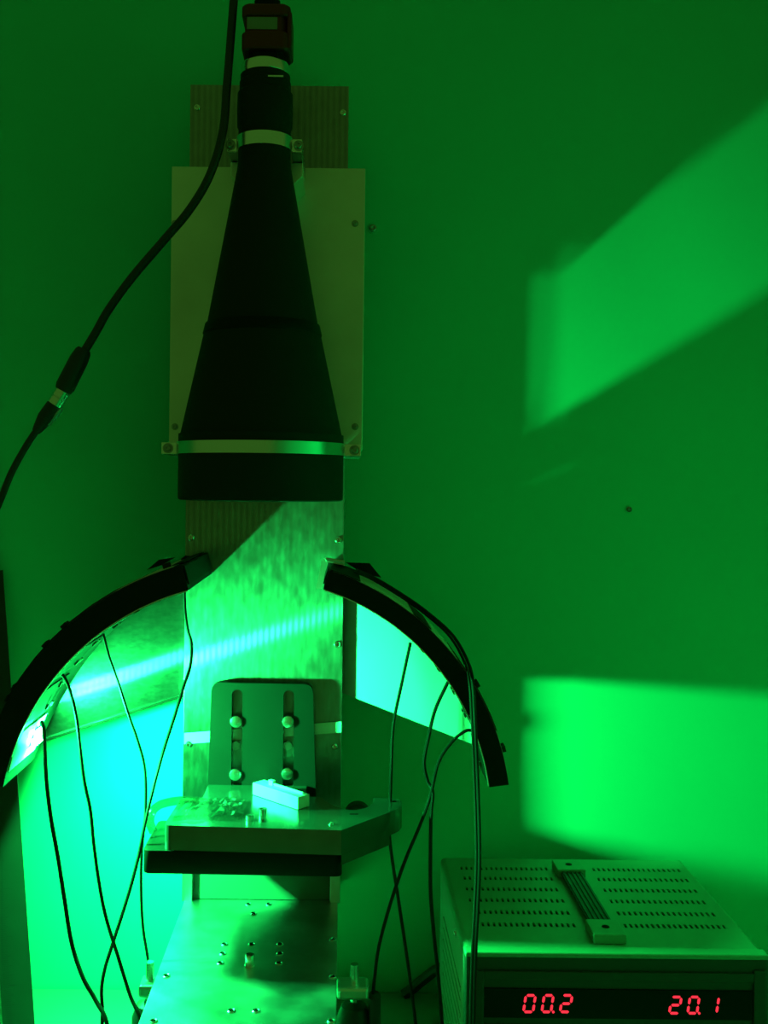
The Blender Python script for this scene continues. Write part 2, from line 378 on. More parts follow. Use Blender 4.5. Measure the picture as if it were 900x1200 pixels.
# ------------------------------------------------------------------ arc lights
def sector(cx, cz, ri, ro, a0, a1, y0, y1, n=40, taper=0.0, flip=False):
    o_ = [Vector((cx + ro * math.cos(math.radians(a0 + (a1 - a0) * k / n)), y0, cz + ro * math.sin(math.radians(a0 + (a1 - a0) * k / n)))) for k in range(n + 1)]
    i_ = [Vector((cx + ri * math.cos(math.radians(a0 + (a1 - a0) * k / n)), y0, cz + ri * math.sin(math.radians(a0 + (a1 - a0) * k / n)))) for k in range(n + 1)]
    t = bmesh.new()
    tp = [taper * ((n - k) / n if not flip else (k / n) ** 3) for k in range(n + 1)]
    rows = [[t.verts.new(p + Vector((0, d - (tp[k] if d else 0), 0))) for k, p in enumerate(L)] for L, d in ((o_, 0), (o_, y1 - y0), (i_, y1 - y0), (i_, 0))]
    for k in range(n):
        for A, B in zip(rows, rows[1:] + rows[:1]): t.faces.new((A[k], A[k + 1], B[k + 1], B[k]))
    t.faces.new([R[0] for R in rows]); t.faces.new([R[-1] for R in rows][::-1])
    return t
def pol(cx, cz, r, a, y): a = math.radians(a); return Vector((cx + r * math.cos(a), y, cz + r * math.sin(a)))
def oriented(c, ex, ey, ez, sx, sy, sz):
    t = bmesh.new(); bmesh.ops.create_cube(t, size=1.0)
    for v in t.verts: v.co = Vector(c) + Vector(ex) * v.co.x * sx + Vector(ey) * v.co.y * sy + Vector(ez) * v.co.z * sz
    return t
def arc_light(cx, cz, ri, ro, a0, a1, y0, y1, label, lit, inner):
    al = thing('arc_light', label, 'light', pol(cx, cz, (ri + ro) / 2, a0 if a0 < 90 else a1, (y0 + y1) / 2), 'curved light bars over the platform')
    obj('housing', sector(cx, cz, ri, ro, a0, a1, y0, y1, 40, 0.078 if lit else 0.035, a0 > 90), M['black'], al, True)
    obj('back_strip', sector(cx, cz, ro, ro + 0.0008, a0 + 2, a1 - 1, y0 + 0.006, y1 - 0.004, 40, 0.078 if lit else 0.035, a0 > 90), M['pcb'], al, True)  # whitened to put the light on the bar's top into its colour
    obj('glint_bead', sector(cx, cz, ri - 0.0009, ri, a0 + 0.3, a1 - (7 if a0 > 90 else 0.3), y0 + 0.0002, y0 + 0.003), M['edge'], al, True, label='pale bead added for the lit inner edge')  # thin pale bead added to give the bright lit line along the edge
    nseg = 5; da = (a1 - a0) / nseg
    for s in range(nseg):
        ac = a0 + da * (s + 0.5)
        is_lit = lit and s == nseg - 1
        if is_lit: ac = 161.5
        c = pol(cx, cz, ri, ac, 0); nrm = Vector((-math.cos(math.radians(ac)), 0, -math.sin(math.radians(ac)))); tg = Vector((-nrm.z, 0, nrm.x))
        ln_ = 0.038
        sag = ri * (1 - math.cos(ln_ / 2 / ri))
        by0, by1 = y0 + 0.004, (1.030 if y0 < 0.97 else y0 + 0.078)
        cc = Vector((c.x, (by0 + by1) / 2, c.z)) + nrm * 0.0006
        brd = obj('diode_board', sector(cx, cz, ri - 0.0012, ri + 0.0002, ac - 4.7, ac + 4.7, by0, by1, 8), M['pcb'] if is_lit else M['dpcb'], al)
        yl = 1.012 if lit else (by0 + by1) / 2
        for i in range(4):
            for j in range(3):
                q = cc + tg * (i - 1.5) * 0.0085 + nrm * 0.0022; q.y = yl + (j - 1) * 0.0076
                if is_lit and i in (0, 3): continue
                if is_lit:
                    ez = Vector((0.93, 0.24, 0.28)).normalized(); ex = Vector((0, 1, 0)).cross(ez).normalized(); ey = ez.cross(ex)
                    t = oriented(q + Vector((0.0012, 0, 0)), ex, ey, ez, 0.0070, 0.0070, 0.0050)
                    t.faces.ensure_lookup_table()
                    for f in t.faces:
                        w = f.calc_center_median() - (q + Vector((0.0012, 0, 0)))
                        f.material_index = 0 if w.dot(ez) > 0.002 else (1 if w.dot(ex) > 0.003 else (3 if w.y < -0.003 else 2))
                    obj('diode', t, [M['led'], M['led_side'], M['led_off'], M['led_front']], brd)
                elif i in (0, 3) and j in (0, 2):
                    obj('diode', oriented(q, tg, (0, 1, 0), nrm, 0.005, 0.005, 0.0018), M['led_off'], brd)
    for a in inner[0]:
        c = pol(cx, cz, ro + 0.0022, a, y0 + 0.02); nrm = (c - Vector((cx, c.y, cz))).normalized(); tg = Vector((-nrm.z, 0, nrm.x))
        obj('clip', oriented(c, tg, (0, 1, 0), nrm, 0.006, 0.012, 0.006), M['blackm'], al)
    for a_, b_, d0, d1 in inner[1]:
        obj('tape_patch', sector(cx, cz, ro + 0.0009, ro + 0.0016, a_, b_, y0 + d0, y0 + d1, 6), M['tape'], al)
    return al
RI_R, RO_R = 0.2340, 0.2530
RI_L, RO_L = 0.2345, 0.2585
arR = arc_light(CXR, CZR, RI_R, RO_R, 8.0, 73.3, 1.0, 1.1172, 'unlit black curved light bar right of the column', False,
          ((15, 30.5), ((66, 73, 0.0, 0.11), (47, 52, 0.002, 0.10), (20, 38, 0.004, 0.11))))
arL = arc_light(CXL, CZL, RI_L, RO_L, 105.2, 169.5, 0.945, 1.1172, 'black curved light bar left of the column with glowing lower end', True,
          ((109, 133.5, 139, 150, 152.5), ((120, 152, 0.002, 0.165), (105.4, 108, 0.02, 0.16))))
for al, cx, cz, ri, ro, a, y0, sg in ((arL, CXL, CZL, RI_L, RO_L, 105.2, 0.945, -1), (arR, CXR, CZR, RI_R, RO_R, 73.3, 1.0, 1)):
    c = pol(cx, cz, (ri + ro) / 2 + 0.002, a + sg * 0.25, (y0 + 1.1172) / 2); nrm = (c - Vector((cx, c.y, cz))).normalized(); tg = Vector((-nrm.z, 0, nrm.x))
    obj('end_cap', oriented(c, nrm, (0, 1, 0), tg, ro - ri - 0.006, 1.1172 - y0 - 0.006, 0.0016), M['tape'], al)
# end tabs that bolt the bars to the column
def tab(al, pts, m): obj('end_tab', prism(pts, (0, 0.0015, 0)), m, al)
q = [P(u, v, 1.108) for u, v in ((370, 690), (377, 657), (381, 653), (404, 657), (404, 664), (384, 664), (377, 690))]
tab(arR, q, M['edge'])
q0, q1 = P(381, 653, 1.05), P(404, 657, 1.108)
obj('end_tab', prism([P(381, 655, 1.108), P(404, 659, 1.108), P(404, 661, 1.06), P(383, 657, 1.06)], (0, 0, -0.0015)), M['edge'], arR)
obj('end_tab', prism([P(u, v, 1.085) for u, v in ((221, 654), (235, 652), (240, 672), (224, 676), (224, 673), (236.5, 670), (232, 655.5), (222, 658))], (0, 0.028, 0)), M['dsteel'], arL)
obj('black_tape_flag', prism([P(u, v, 1.075) for u, v in ((212, 655), (217, 651), (233, 653), (229, 662), (221, 669), (214, 664))], (0, 0.001, 0)), M['tape'], arL)
obj('black_tape_flag', prism([P(u, v, 1.10) for u, v in ((405, 659), (433, 660), (447, 677), (425, 672))], (0, 0.001, 0)), M['tape'], arR)
obj('black_tape_flag', prism([P(u, v, 1.10) for u, v in ((172, 668), (186, 656), (206, 653), (190, 662))], (0, 0.001, 0)), M['tape'], arL)

# ------------------------------------------------------------------ slotted bracket, platform, specimen
ZP = 0.2665
br = thing('slotted_bracket', 'dark upright bracket with two long slots bolted to the column above the platform', 'bracket', (-0.085, 1.10, ZP))
YB = 1.107
def rounded(pts, r, n=5):
    out = []; m_ = len(pts)
    for i, p in enumerate(pts):
        a, b = Vector(pts[i - 1]), Vector(pts[(i + 1) % m_]); p = Vector(p)
        ra = r[i] if isinstance(r, (list, tuple)) else r
        if ra <= 0: out.append(p); continue
        d1, d2 = (a - p).normalized(), (b - p).normalized()
        s, e = p + d1 * ra, p + d2 * ra
        for k in range(n + 1):
            t = k / n; out.append(s * (1 - t) ** 2 + p * 2 * t * (1 - t) + e * t * t)
    return out
def plate_with_slots(outline, slots, y0, y1):
    t = bmesh.new(); edges = []
    for loop in [outline] + slots:
        vs = [t.verts.new((p.x, y0, p.z)) for p in loop]
        edges += [t.edges.new((vs[i], vs[(i + 1) % len(vs)])) for i in range(len(vs))]
    bmesh.ops.triangle_fill(t, use_beauty=True, use_dissolve=False, edges=edges)
    g = bmesh.ops.extrude_face_region(t, geom=t.faces[:])
    bmesh.ops.translate(t, verts=[e for e in g['geom'] if isinstance(e, bmesh.types.BMVert)], vec=(0, y1 - y0, 0))
    return t
zf = ZP + 0.0003
out = [P(248, 800, YB), P(366.5, 802, YB), P(372, 934, YB), P(242, 932, YB)]
out[2].z = out[3].z = ZP - 0.056
out = rounded(out, [0.010, 0.010, 0, 0], 6)
slots = []
for (ua, ub, va, vb) in ((271.5, 284.5, 808, 925), (332, 345, 809, 924)):
    w = 0.0058; top, bot = P((ua + ub) / 2, va, YB), P((ua + ub) / 2 - 1.0, vb, YB); loop = []
    for k in range(9):
        a = PI - PI * k / 8; loop.append(Vector((top.x + w * math.cos(a), YB, top.z - w + w * math.sin(a))))
    for k in range(9):
        a = -PI * k / 8; loop.append(Vector((bot.x + w * math.cos(a), YB, bot.z + w + w * math.sin(a))))
    slots.append(loop)
obj('slotted_plate', plate_with_slots(out, slots, YB, YP - 0.0006), M['bracket'], br)
obj('foot_flange', bx(out[-1].x + 0.002, -0.032, 1.03, YB - 0.0001, ZP - 0.0565, ZP - 0.0466, 0.001), M['bracket'], br)
for u, v in ((276.5, 846), (337.5, 846), (275.5, 908), (336.5, 907)):
    p = P(u, v, YB - 0.002)
    b_ = obj('bolt', lathe((p.x, YB - 0.0032, p.z), [(0, 0), (0.004, 0), (0.0062, 0.0008), (0.0062, 0.0042), (0, 0.0042)], 20, (0, 1, 0)), M['steel'], br, True)
    obj('bolt_shank', cyl((p.x, YB + 0.001, p.z), (p.x, YP + 0.0005, p.z), 0.003, n=12), M['steel'], b_, True)
for u in (276, 337):
    p = P(u, 874, YB + 0.006)
    obj('slot_nut', cyl((p.x, YB + 0.006, p.z), (p.x, YP + 0.0004, p.z), 0.0052, n=6), M['dsteel'], br)

pf = thing('specimen_platform', 'thick two-layer black platform bolted out from the column under the lens', 'platform', (-0.085, 1.06, ZP - 0.045))
pxs = [(192, 967), (400, 973), (457, 951.5), (463, 949), (468, 946.5), (471, 942.5), (470, 938.5), (464, 936), (437, 935), (437, 941.5), (429, 946.5), (417, 949.5), (404, 948.5), (392, 944.5), (382, 939), (376, 934)]
up = [PZ(u, v, ZP) for u, v in pxs]
lft = up[0].x
pts = up + [Vector((-0.034, up[-1].y, ZP)), Vector((-0.034, YB - 0.0008, ZP)), Vector((-0.140, YB - 0.0008, ZP)), Vector((-0.140, 1.061, ZP)), Vector((lft + 0.004, 1.061, ZP))]
pts = rounded(pts, [0.007] + [0] * 15 + [0, 0, 0, 0, 0.004], 5)
obj('upper_plate', prism([Vector((q.x, q.y, ZP)) for q in pts], (0, 0, -0.0235)), M['platf'], pf)
a_, b_, c_ = PZ(400, 973, ZP), PZ(457, 951.5, ZP), PZ(437, 941.5, ZP)
arm = [Vector((a_.x + 0.0003, a_.y, ZP - 0.0235)), Vector((b_.x, b_.y, ZP - 0.0235)), Vector((c_.x, c_.y, ZP - 0.0235)), Vector((0.02, c_.y - 0.02, ZP - 0.0235)), Vector((a_.x + 0.0003, 1.03, ZP - 0.0235))]
obj('arm_rib', prism(arm, (0, 0, -0.0095)), M['platf'], pf)
fl, fr = PZ(167, 996, ZP - 0.0235), PZ(401, 1000, ZP - 0.0235)
lo = [Vector((fl.x, fl.y, 0)), Vector((fr.x, fl.y - 0.003, 0)), Vector((fr.x, 1.06, 0)), Vector((fl.x, 1.06, 0))]
lo = rounded(lo, [0.008, 0.007, 0.003, 0.006], 6)
obj('lower_plate', prism([Vector((q.x, q.y, ZP - 0.0237)) for q in lo], (0, 0, -0.0225), 0.0012), M['black'], pf, True)
p = PZ(462, 939, ZP)
obj('hole', lathe((p.x, p.y, ZP), [(0, 0.0003), (0.0022, 0.0003)], 16), M['dark'], pf)
p = PZ(416, 954, ZP); obj('slot', bx(p.x - 0.005, p.x + 0.003, p.y - 0.0012, p.y + 0.0012, ZP, ZP + 0.0003), M['dark'], pf)
p = PZ(388, 966, ZP); obj('screw', screw_bm((p.x, p.y, ZP), 0.0018, (0, 0, 1)), M['steel'], pf, True)

# knob behind the arm
p = P(417, 956, 1.14)
kb = thing('round_knob', 'round black knob half hidden behind the notched arm of the platform', 'knob', (p.x, 1.17, p.z))
obj('knob_head', lathe((p.x + 0.002, 1.132, p.z), [(0, 0), (0.012, 0), (0.0145, 0.002), (0.0145, 0.016), (0.0125, 0.020), (0, 0.020)], 32, (0, 1, 0)), M['rubber'], kb, True)
obj('stem', cyl((XR, 1.145, p.z - 0.004), (p.x + 0.002, 1.145, p.z - 0.004), 0.004, n=12), M['dsteel'], kb, True)

# specimen block on a dark riser
zB = ZP + 0.0003
A, B = PZ(296, 931, zB), PZ(349, 949, zB)
d = (B - A).normalized(); n_ = Vector((-d.y, d.x, 0)); 
if n_.y < 0: n_ = -n_
dep = 0.016
hB = 0.0125
sp = tag(recenter(obj('specimen_bar', prism([A, B, B + n_ * dep, A + n_ * dep], (0, 0, hB), 0.0004), M['white'])),
         'short white bar with a glaring long face on the platform', 'specimen')
zt_ = zB + hB
R0, R1 = A + d * 0.020 + n_ * 0.009, B + n_ * 0.010 - d * 0.003
rd = thing('thin_probe', 'thin bright rod with a square head lying on the white specimen bar', 'probe', (R0.x, R0.y, zt_))
obj('rod', cyl((R0.x, R0.y, zt_ + 0.0014), (R1.x, R1.y, zt_ + 0.0014), 0.0012, n=10), M['white'], rd, True)
obj('head', oriented(R0 + Vector((0, 0, hB + 0.0026)), d, n_, (0, 0, 1), 0.006, 0.004, 0.005), M['white'], rd)

# spacers on the platform
for u, v, r, h, lab in ((308, 955, 0.0042, 0.006, 'small hollow steel spacer nearest the white specimen bar'), (293, 961, 0.0042, 0.0045, 'small hollow steel spacer near the front edge of the platform')):
    p = PZ(u, v, ZP)
    tag(recenter(obj('steel_spacer', lathe((p.x, p.y, ZP + 0.0002), [(r * 0.5, 0), (r, 0), (r, h), (r * 0.5, h), (r * 0.5, 0)], 20), M['steel'], None, True)), lab, 'spacer', 'loose steel spacers on the platform')

# crumpled clear film and a loop of tubing
def film(u0, u1, v0, v1, amp, nx, ny, seed):
    rnd = random.Random(seed); t = bmesh.new(); G = []
    A_, B_ = PZ(u0, v1, ZP), PZ(u1, v1, ZP); C_ = PZ(u0, v0, ZP); yb_ = min(C_.y, 1.056)
    for j in range(ny + 1):
        row = []
        for i in range(nx + 1):
            fx, fy = i / nx, j / ny
            e = min(fx, 1 - fx, fy, 1 - fy) * 4
            z = ZP + 0.0008 + amp * min(1, e) * (0.35 + 0.65 * rnd.random())
            row.append(t.verts.new((A_.x + (B_.x - A_.x) * fx + rnd.uniform(-1, 1) * 0.0016, A_.y + (yb_ - A_.y) * fy + rnd.uniform(-1, 1) * 0.0016, z)))
        G.append(row)
    for j in range(ny):
        for i in range(nx):
            t.faces.new((G[j][i], G[j][i + 1], G[j + 1][i + 1])); t.faces.new((G[j][i], G[j + 1][i + 1], G[j + 1][i]))
    return t
tag(recenter(obj('clear_film', film(200, 283, 937, 962, 0.009, 18, 10, 3), M['film'])), 'crumpled clear plastic film on the left side of the platform', 'film')
tag(recenter(obj('tubing_loop', tube([P(180, 975, 1.03), P(176, 964, 1.03), P(178, 952, 1.035), P(186, 944, 1.04), P(198, 940, 1.043), P(214, 938, 1.043), P(232, 939, 1.04)], 0.0042, 10), M['tubing'], None, True)),
    'loop of clear tubing bulging past the left edge of the platform', 'tube')

# ------------------------------------------------------------------ power supply
ZT = 0.178
ps = thing('power_supply', 'grey bench power supply with slotted top and red digits at lower right', 'power supply', (0.25, 1.0, 0))
c0, c1, c2, c3 = PZ(520, 1008, ZT), PZ(800, 1006, ZT), PZ(893, 1117, ZT), PZ(542.5, 1114, ZT)
X0, X1 = (c0.x + c3.x) / 2, (c1.x + c2.x) / 2
Y0, Y1 = (c2.y + c3.y) / 2, (c0.y + c1.y) / 2
# slotted top
cells = []
rowsY = []
for v in (1018, 1029.5, 1042, 1055, 1069, 1083.5):
    rowsY.append(PZ(600, v, ZT).y)
pitchY = 0.0105
def slot_row(v, ua, ub, n):
    y = PZ(600, v, ZT).y; xa, xb = PZ(ua, v, ZT).x, PZ(ub, v, ZT).x
    return y, [xa + (xb - xa) * k / (n - 1) for k in range(n)]
left = [(1018, 541, 640, 18), (1029.5, 545, 646, 18), (1042, 547.5, 652, 18), (1055, 551, 659, 18), (1069, 555.5, 665, 18), (1083.5, 566, 672, 17)]
right = [(1018, 695, 793.5, 18), (1029.5, 701, 803, 18), (1042, 708, 813, 18), (1055, 715.5, 822.5, 18), (1069, 724, 833.5, 18), (1083.5, 732, 846, 19)]
SW, SL = 0.0024, 0.0085
t = bmesh.new()
def quad(x0, x1, y0, y1, z): t.faces.new([t.verts.new((x, y, z)) for x, y in ((x0, y0), (x1, y0), (x1, y1), (x0, y1))])
ycur = Y0 + 0.004
wells = bmesh.new()
for l, r_ in sorted(zip(left, right), key=lambda e: -e[0][0]):
    y, xs = slot_row(*l); _, xs2 = slot_row(*r_)
    ya, yb = y - SL / 2, y + SL / 2
    quad(X0 + 0.004, X1 - 0.004, ycur, ya, ZT)
    xc = X0 + 0.004
    for x in xs + xs2:
        quad(xc, x - SW / 2, ya, yb, ZT)
        for a, b in (((x - SW / 2, ya), (x + SW / 2, ya)), ((x + SW / 2, ya), (x + SW / 2, yb)), ((x + SW / 2, yb), (x - SW / 2, yb)), ((x - SW / 2, yb), (x - SW / 2, ya))):
            t.faces.new([t.verts.new(q) for q in ((*a, ZT), (*b, ZT), (*b, ZT - 0.0015), (*a, ZT - 0.0015))])
        xc = x + SW / 2
    quad(xc, X1 - 0.004, ya, yb, ZT); ycur = yb
quad(X0 + 0.004, X1 - 0.004, ycur, Y1, ZT)
bmesh.ops.remove_doubles(t, verts=t.verts[:], dist=1e-6)
# rounded shoulders
def strip(prof):
    for (xa, za), (xb, zb_) in zip(prof, prof[1:]):
        t.faces.new([t.verts.new(q) for q in ((xa, Y0 + 0.004, za), (xb, Y0 + 0.004, zb_), (xb, Y1, zb_), (xa, Y1, za))])
for s, xe in ((1, X0), (-1, X1)):
    strip([(xe + s * 0.004, ZT), (xe + s * 0.0022, ZT - 0.0006), (xe + s * 0.0008, ZT - 0.002), (xe, ZT - 0.0045), (xe, ZT - 0.012)])
me_top = obj('top_cover', t, M['psu'], ps)
obj('inner_case', bx(X0 + 0.0005, X1 - 0.0005, Y0 + 0.006, Y1 - 0.001, 0.012, ZT - 0.006), M['dark'], ps)
sidebm = bx(X0 - 0.0002, X0 + 0.0012, Y0 + 0.004, Y1, 0.012, ZT - 0.011, 0.0004)
obj('side_cover', sidebm, M['psu_side'], ps); obj('side_cover', bx(X1 - 0.0012, X1 + 0.0002, Y0 + 0.004, Y1, 0.012, ZT - 0.011, 0.0004), M['psu_side'], ps)
for k in range(9):
    obj('side_rib', bx(X0 - 0.0012, X0 - 0.0001, Y0 + 0.03, Y1 - 0.04, 0.03 + k * 0.012, 0.034 + k * 0.012), M['psu_side'], ps)
p = P(518, 1093, 1.0); obj('screw', screw_bm((X0, 0.985, P(518, 1093, 0.985).z), 0.003, (-1, 0, 0)), M['steel'], ps, True)
# front
obj('bezel', bx(X0 - 0.001, X1 + 0.001, Y0 - 0.006, Y0 + 0.0058, 0.008, ZT + 0.0008, 0.003, seg=3), M['bezel'], ps)
obj('top_lip', bx(X0 - 0.001, X1 + 0.001, Y0 - 0.0065, Y0 + 0.007, ZT - 0.0035, ZT + 0.0012, 0.0016, seg=3), M['psu'], ps)
yf = Y0 - 0.006
def fbx(u0, u1, v0, v1, y, dy, bev=0.001):
    a, b = P(u0, v0, y), P(u1, v1, y); return bx(a.x, b.x, y, y + dy, b.z, a.z, bev)
obj('upper_rail', fbx(567, 884, 1138, 1152, yf - 0.0025, 0.003), M['bezel'], ps)
obj('side_rail', fbx(553, 566, 1138, 1290, yf - 0.0025, 0.003), M['bezel'], ps)
obj('side_rail', fbx(884, 897, 1138, 1290, yf - 0.0025, 0.003), M['bezel'], ps)
wn = obj('display_window', fbx(567, 882, 1158, 1196, yf - 0.0012, 0.0014, 0.0003), M['window'], ps)
lw_ = obj('lower_panel', fbx(567, 882, 1200, 1285, yf - 0.0008, 0.001, 0.0003), M['bezel'], ps)
for u in (600, 680, 770, 850):
    p = P(u, 1250, yf); kk = obj('control_knob', lathe((p.x, yf - 0.0005, p.z), [(0, 0), (0.011, 0), (0.010, 0.012), (0.009, 0.013), (0, 0.013)], 24, (0, -1, 0)), M['rubber'], ps, True)
SEG = {'0': 'abcdef', '1': 'bc', '2': 'abged'}
def digit(ch, u0, u1, v0, v1, dot=False):
    y = yf - 0.0017; a, b = P(u0, v0, y), P(u1, v1, y); H = a.z - b.z; sl = 0.14 * H; W = (b.x - a.x) - sl; th = H * 0.13
    def pt(x, z): return Vector((a.x + x + sl * z / H, y, b.z + z))
    t = bmesh.new()
    def bar(xa, za, xb, zb_):
        A_, B_ = Vector((xa, 0, za)), Vector((xb, 0, zb_)); dd = (B_ - A_).normalized(); A_ += dd * th * 0.28; B_ -= dd * th * 0.28; n = Vector((-dd.z, 0, dd.x)) * th / 2
        hexp = [A_, A_ + dd * th / 2 + n, B_ - dd * th / 2 + n, B_, B_ - dd * th / 2 - n, A_ + dd * th / 2 - n]
        prism([pt(q.x, q.z) for q in hexp], (0, 0.0004, 0), 0, t)
    h = th / 2
    S = {'a': (h, H - h, W - h, H - h), 'b': (W - h, H / 2, W - h, H - h), 'c': (W - h, h, W - h, H / 2), 'd': (h, h, W - h, h), 'e': (h, h, h, H / 2), 'f': (h, H / 2, h, H - h), 'g': (h, H / 2, W - h, H / 2)}
    for s in SEG[ch]: bar(*S[s])
    if dot:
        q = pt(W + th * 0.45, h); join(t, cyl(q, q + Vector((0, 0.0004, 0)), th * 0.52, n=12))
    return obj('digit', t, M['digit'], wn)
digit('0', 612, 629, 1165, 1187.5); digit('0', 633.5, 650, 1165, 1187.5, True); digit('2', 655, 672, 1165, 1187.5)
digit('2', 783, 800, 1167, 1189); digit('0', 804.5, 821, 1167, 1189, True); digit('1', 827, 844, 1167, 1189)
# handle
def cap(u0, u1, va, vb, hh):
    zc = ZT + hh
    a, b = PZ(u0, vb, zc), PZ(u1, vb, zc); y1 = PZ((u0 + u1) / 2, va, zc).y
    return a.x, b.x, a.y, y1
hx0, hx1, hy0, hy1 = cap(693, 729.5, 1077, 1095, 0.009)
gx0, gx1, gy0, gy1 = cap(656, 690.5, 1007, 1019, 0.009)
hxa, hxb = (hx0 + gx0) / 2, (hx1 + gx1) / 2
for ya, yb in ((hy0, hy1), (gy0, min(gy1, Y1))):
    e_ = obj('handle_cap', bx(hxa, hxb, ya, yb, ZT + 0.0002, ZT + 0.009, 0.0008), M['psu'], ps)
    obj('cap_screw', lathe(((hxa + hxb) / 2, (ya + yb) / 2, ZT + 0.009), [(0, 0.0003), (0.0032, 0.0004), (0.0036, 0.0001)], 16), M['dark'], e_, True)
sb = obj('handle_strap', bx(hxa + 0.004, hxb - 0.004, hy1, gy0, ZT + 0.0035, ZT + 0.006), M['rubber'], ps)
for k in range(5):
    x = hxa + 0.006 + k * (hxb - hxa - 0.012) / 4
    obj('strap_rib', bx(x - 0.0009, x + 0.0009, hy1, gy0, ZT + 0.0058, ZT + 0.0072, 0.0003), M['rubber'], sb)
for x in (X0 + 0.02, X1 - 0.02):
    for y in (Y0 + 0.02, Y1 - 0.02):
        obj('rubber_foot', cyl((x, y, 0), (x, y, 0.012), 0.009, n=16), M['rubber'], ps, True)

# ------------------------------------------------------------------ wires
def wire(name, pts, r, label, m=M['wire'], floor=True, group='thin wires hanging from the light bars'):
    w = [P(u, v, y) for u, v, y in pts]
    if floor:
        e = w[-1]; w += [Vector((e.x + (e.x - w[-2].x) * 0.5, e.y - 0.01, e.z * 0.45)), Vector((e.x + 0.01, e.y - 0.03, 0.006)), Vector((e.x + 0.03, e.y - 0.09, r + 0.0005))]
    return tag(recenter(obj(name, tube(w, r, 8), m, None, True)), label, 'wire', group)
r_w = 0.0017
wire('thin_wire', [(481, 753, 1.05), (471, 800, 1.05), (461, 850, 1.05), (458.5, 900, 1.05), (457.2, 945, 1.055), (456.5, 955, 1.054), (456.5, 980, 1.052), (460, 1010, 1.045), (468, 1062, 1.03), (478, 1130, 1.01), (487, 1200, 0.99)], r_w, 'thin wire dropping from the right light bar past the tip of the platform arm')
wire('thin_wire', [(525, 799, 1.04), (510, 832, 1.04), (502, 865, 1.04), (497, 893, 1.04), (501, 915, 1.04), (507, 928, 1.035), (505, 960, 1.03), (504.5, 1040, 1.01), (508, 1090, 1.0), (513, 1140, 0.99), (518, 1200, 0.97)], r_w * 1.1, 'thin wire dropping from the right light bar just left of the power supply')
wire('thin_wire', [(556, 856, 1.03), (545, 857, 1.03), (530, 869, 1.03), (514, 893, 1.03), (505, 930, 1.035), (495, 960, 1.03), (475, 1008, 1.01), (462, 1045, 1.0), (450, 1085, 0.985), (442, 1120, 0.975), (437, 1170, 0.965)], r_w, 'thin wire curving from the right bar down into a black sleeve')
w4 = [(418, 668, 1.045), (440, 678, 1.055), (470, 696, 1.055), (500, 717, 1.05), (530, 744, 1.04), (548, 775, 1.02), (554, 800, 0.99), (557, 850, 0.985), (560, 920, 0.95), (562, 1000, 0.92), (560, 1060, 0.898), (557.5, 1110, 0.885), (555, 1200, 0.88)]
wire('thin_wire', w4, r_w, 'outer strand of the wire pair along the top of the right bar')
wire('thin_wire', [(u - 3.6, v + 1.2, y - 0.004) for u, v, y in w4], r_w * 0.8, 'inner strand of the wire pair along the top of the right bar', M['wire'])
wire('thin_wire', [(49, 846, 1.0), (51.5, 856, 0.99), (52.5, 880, 0.99), (55, 920, 0.985), (60, 960, 0.98), (68, 1005, 0.975), (75, 1050, 0.97), (84, 1105, 0.965), (97, 1145, 0.955), (112, 1172, 0.95), (126, 1203, 0.94)], r_w * 1.2, 'bright-lit thin wire hanging from the glowing end of the left light bar')
wire('thin_wire', [(70, 788, 0.99), (76, 795, 0.99), (83, 812, 0.99), (90, 845, 0.99), (98, 910, 0.985), (106, 950, 0.98), (110, 990, 0.975), (117, 1040, 0.97), (125, 1078, 0.965), (138, 1120, 0.955), (152, 1165, 0.945), (166, 1203, 0.935)], r_w, 'thin wire from the lower left bar, second from the left edge of the photo')
wire('thin_wire', [(121, 743, 1.02), (128, 770, 1.02), (138, 798, 1.02), (150, 836, 1.02), (162, 870, 1.02), (170, 903, 1.02), (170.5, 950, 1.018), (166, 1000, 0.998), (165.5, 1050, 0.992), (168, 1090, 0.985), (174, 1130, 0.975), (175, 1175, 0.965)], r_w * 0.85, 'thin wire from mid left bar hanging past the left edge of the platform')
wire('thin_wire', [(216, 690, 1.06), (217, 716, 1.06), (220, 738, 1.06), (224.5, 755, 1.058), (223, 780, 1.05), (215, 805, 1.04), (205, 838, 1.03), (190, 885, 1.02), (178, 930, 1.005), (170, 965, 0.995), (162, 1005, 0.985), (150, 1050, 0.975), (133, 1103, 0.965), (123, 1135, 0.96), (119, 1160, 0.955), (120, 1190, 0.95)], r_w, 'thin wire from the top of the left bar slanting down to lower left')
# sleeve on wire at the base plate
p, q = P(439, 1167, 0.962), P(438, 1240, 0.95)
tag(recenter(obj('cable_sleeve', tube([p, p + Vector((0, 0, -0.004)), p.lerp(q, 0.5), q], lambda s: 0.0035 + 0.0025 * min(1, s * 12), 16), M['rubber'], None, True)), 'black cable sleeve standing beside the base plate foot', 'connector')
# dark cord behind the supply
tag(recenter(obj('mains_cable', tube([P(473, 1166, 1.185), P(485, 1157, 1.185), P(497, 1147, 1.18), P(511, 1137, 1.17), P(530, 1130, 1.16)], 0.006, 10), M['rubber'], None, True)), 'dark cord on the wall edge left of the power supply', 'cable')
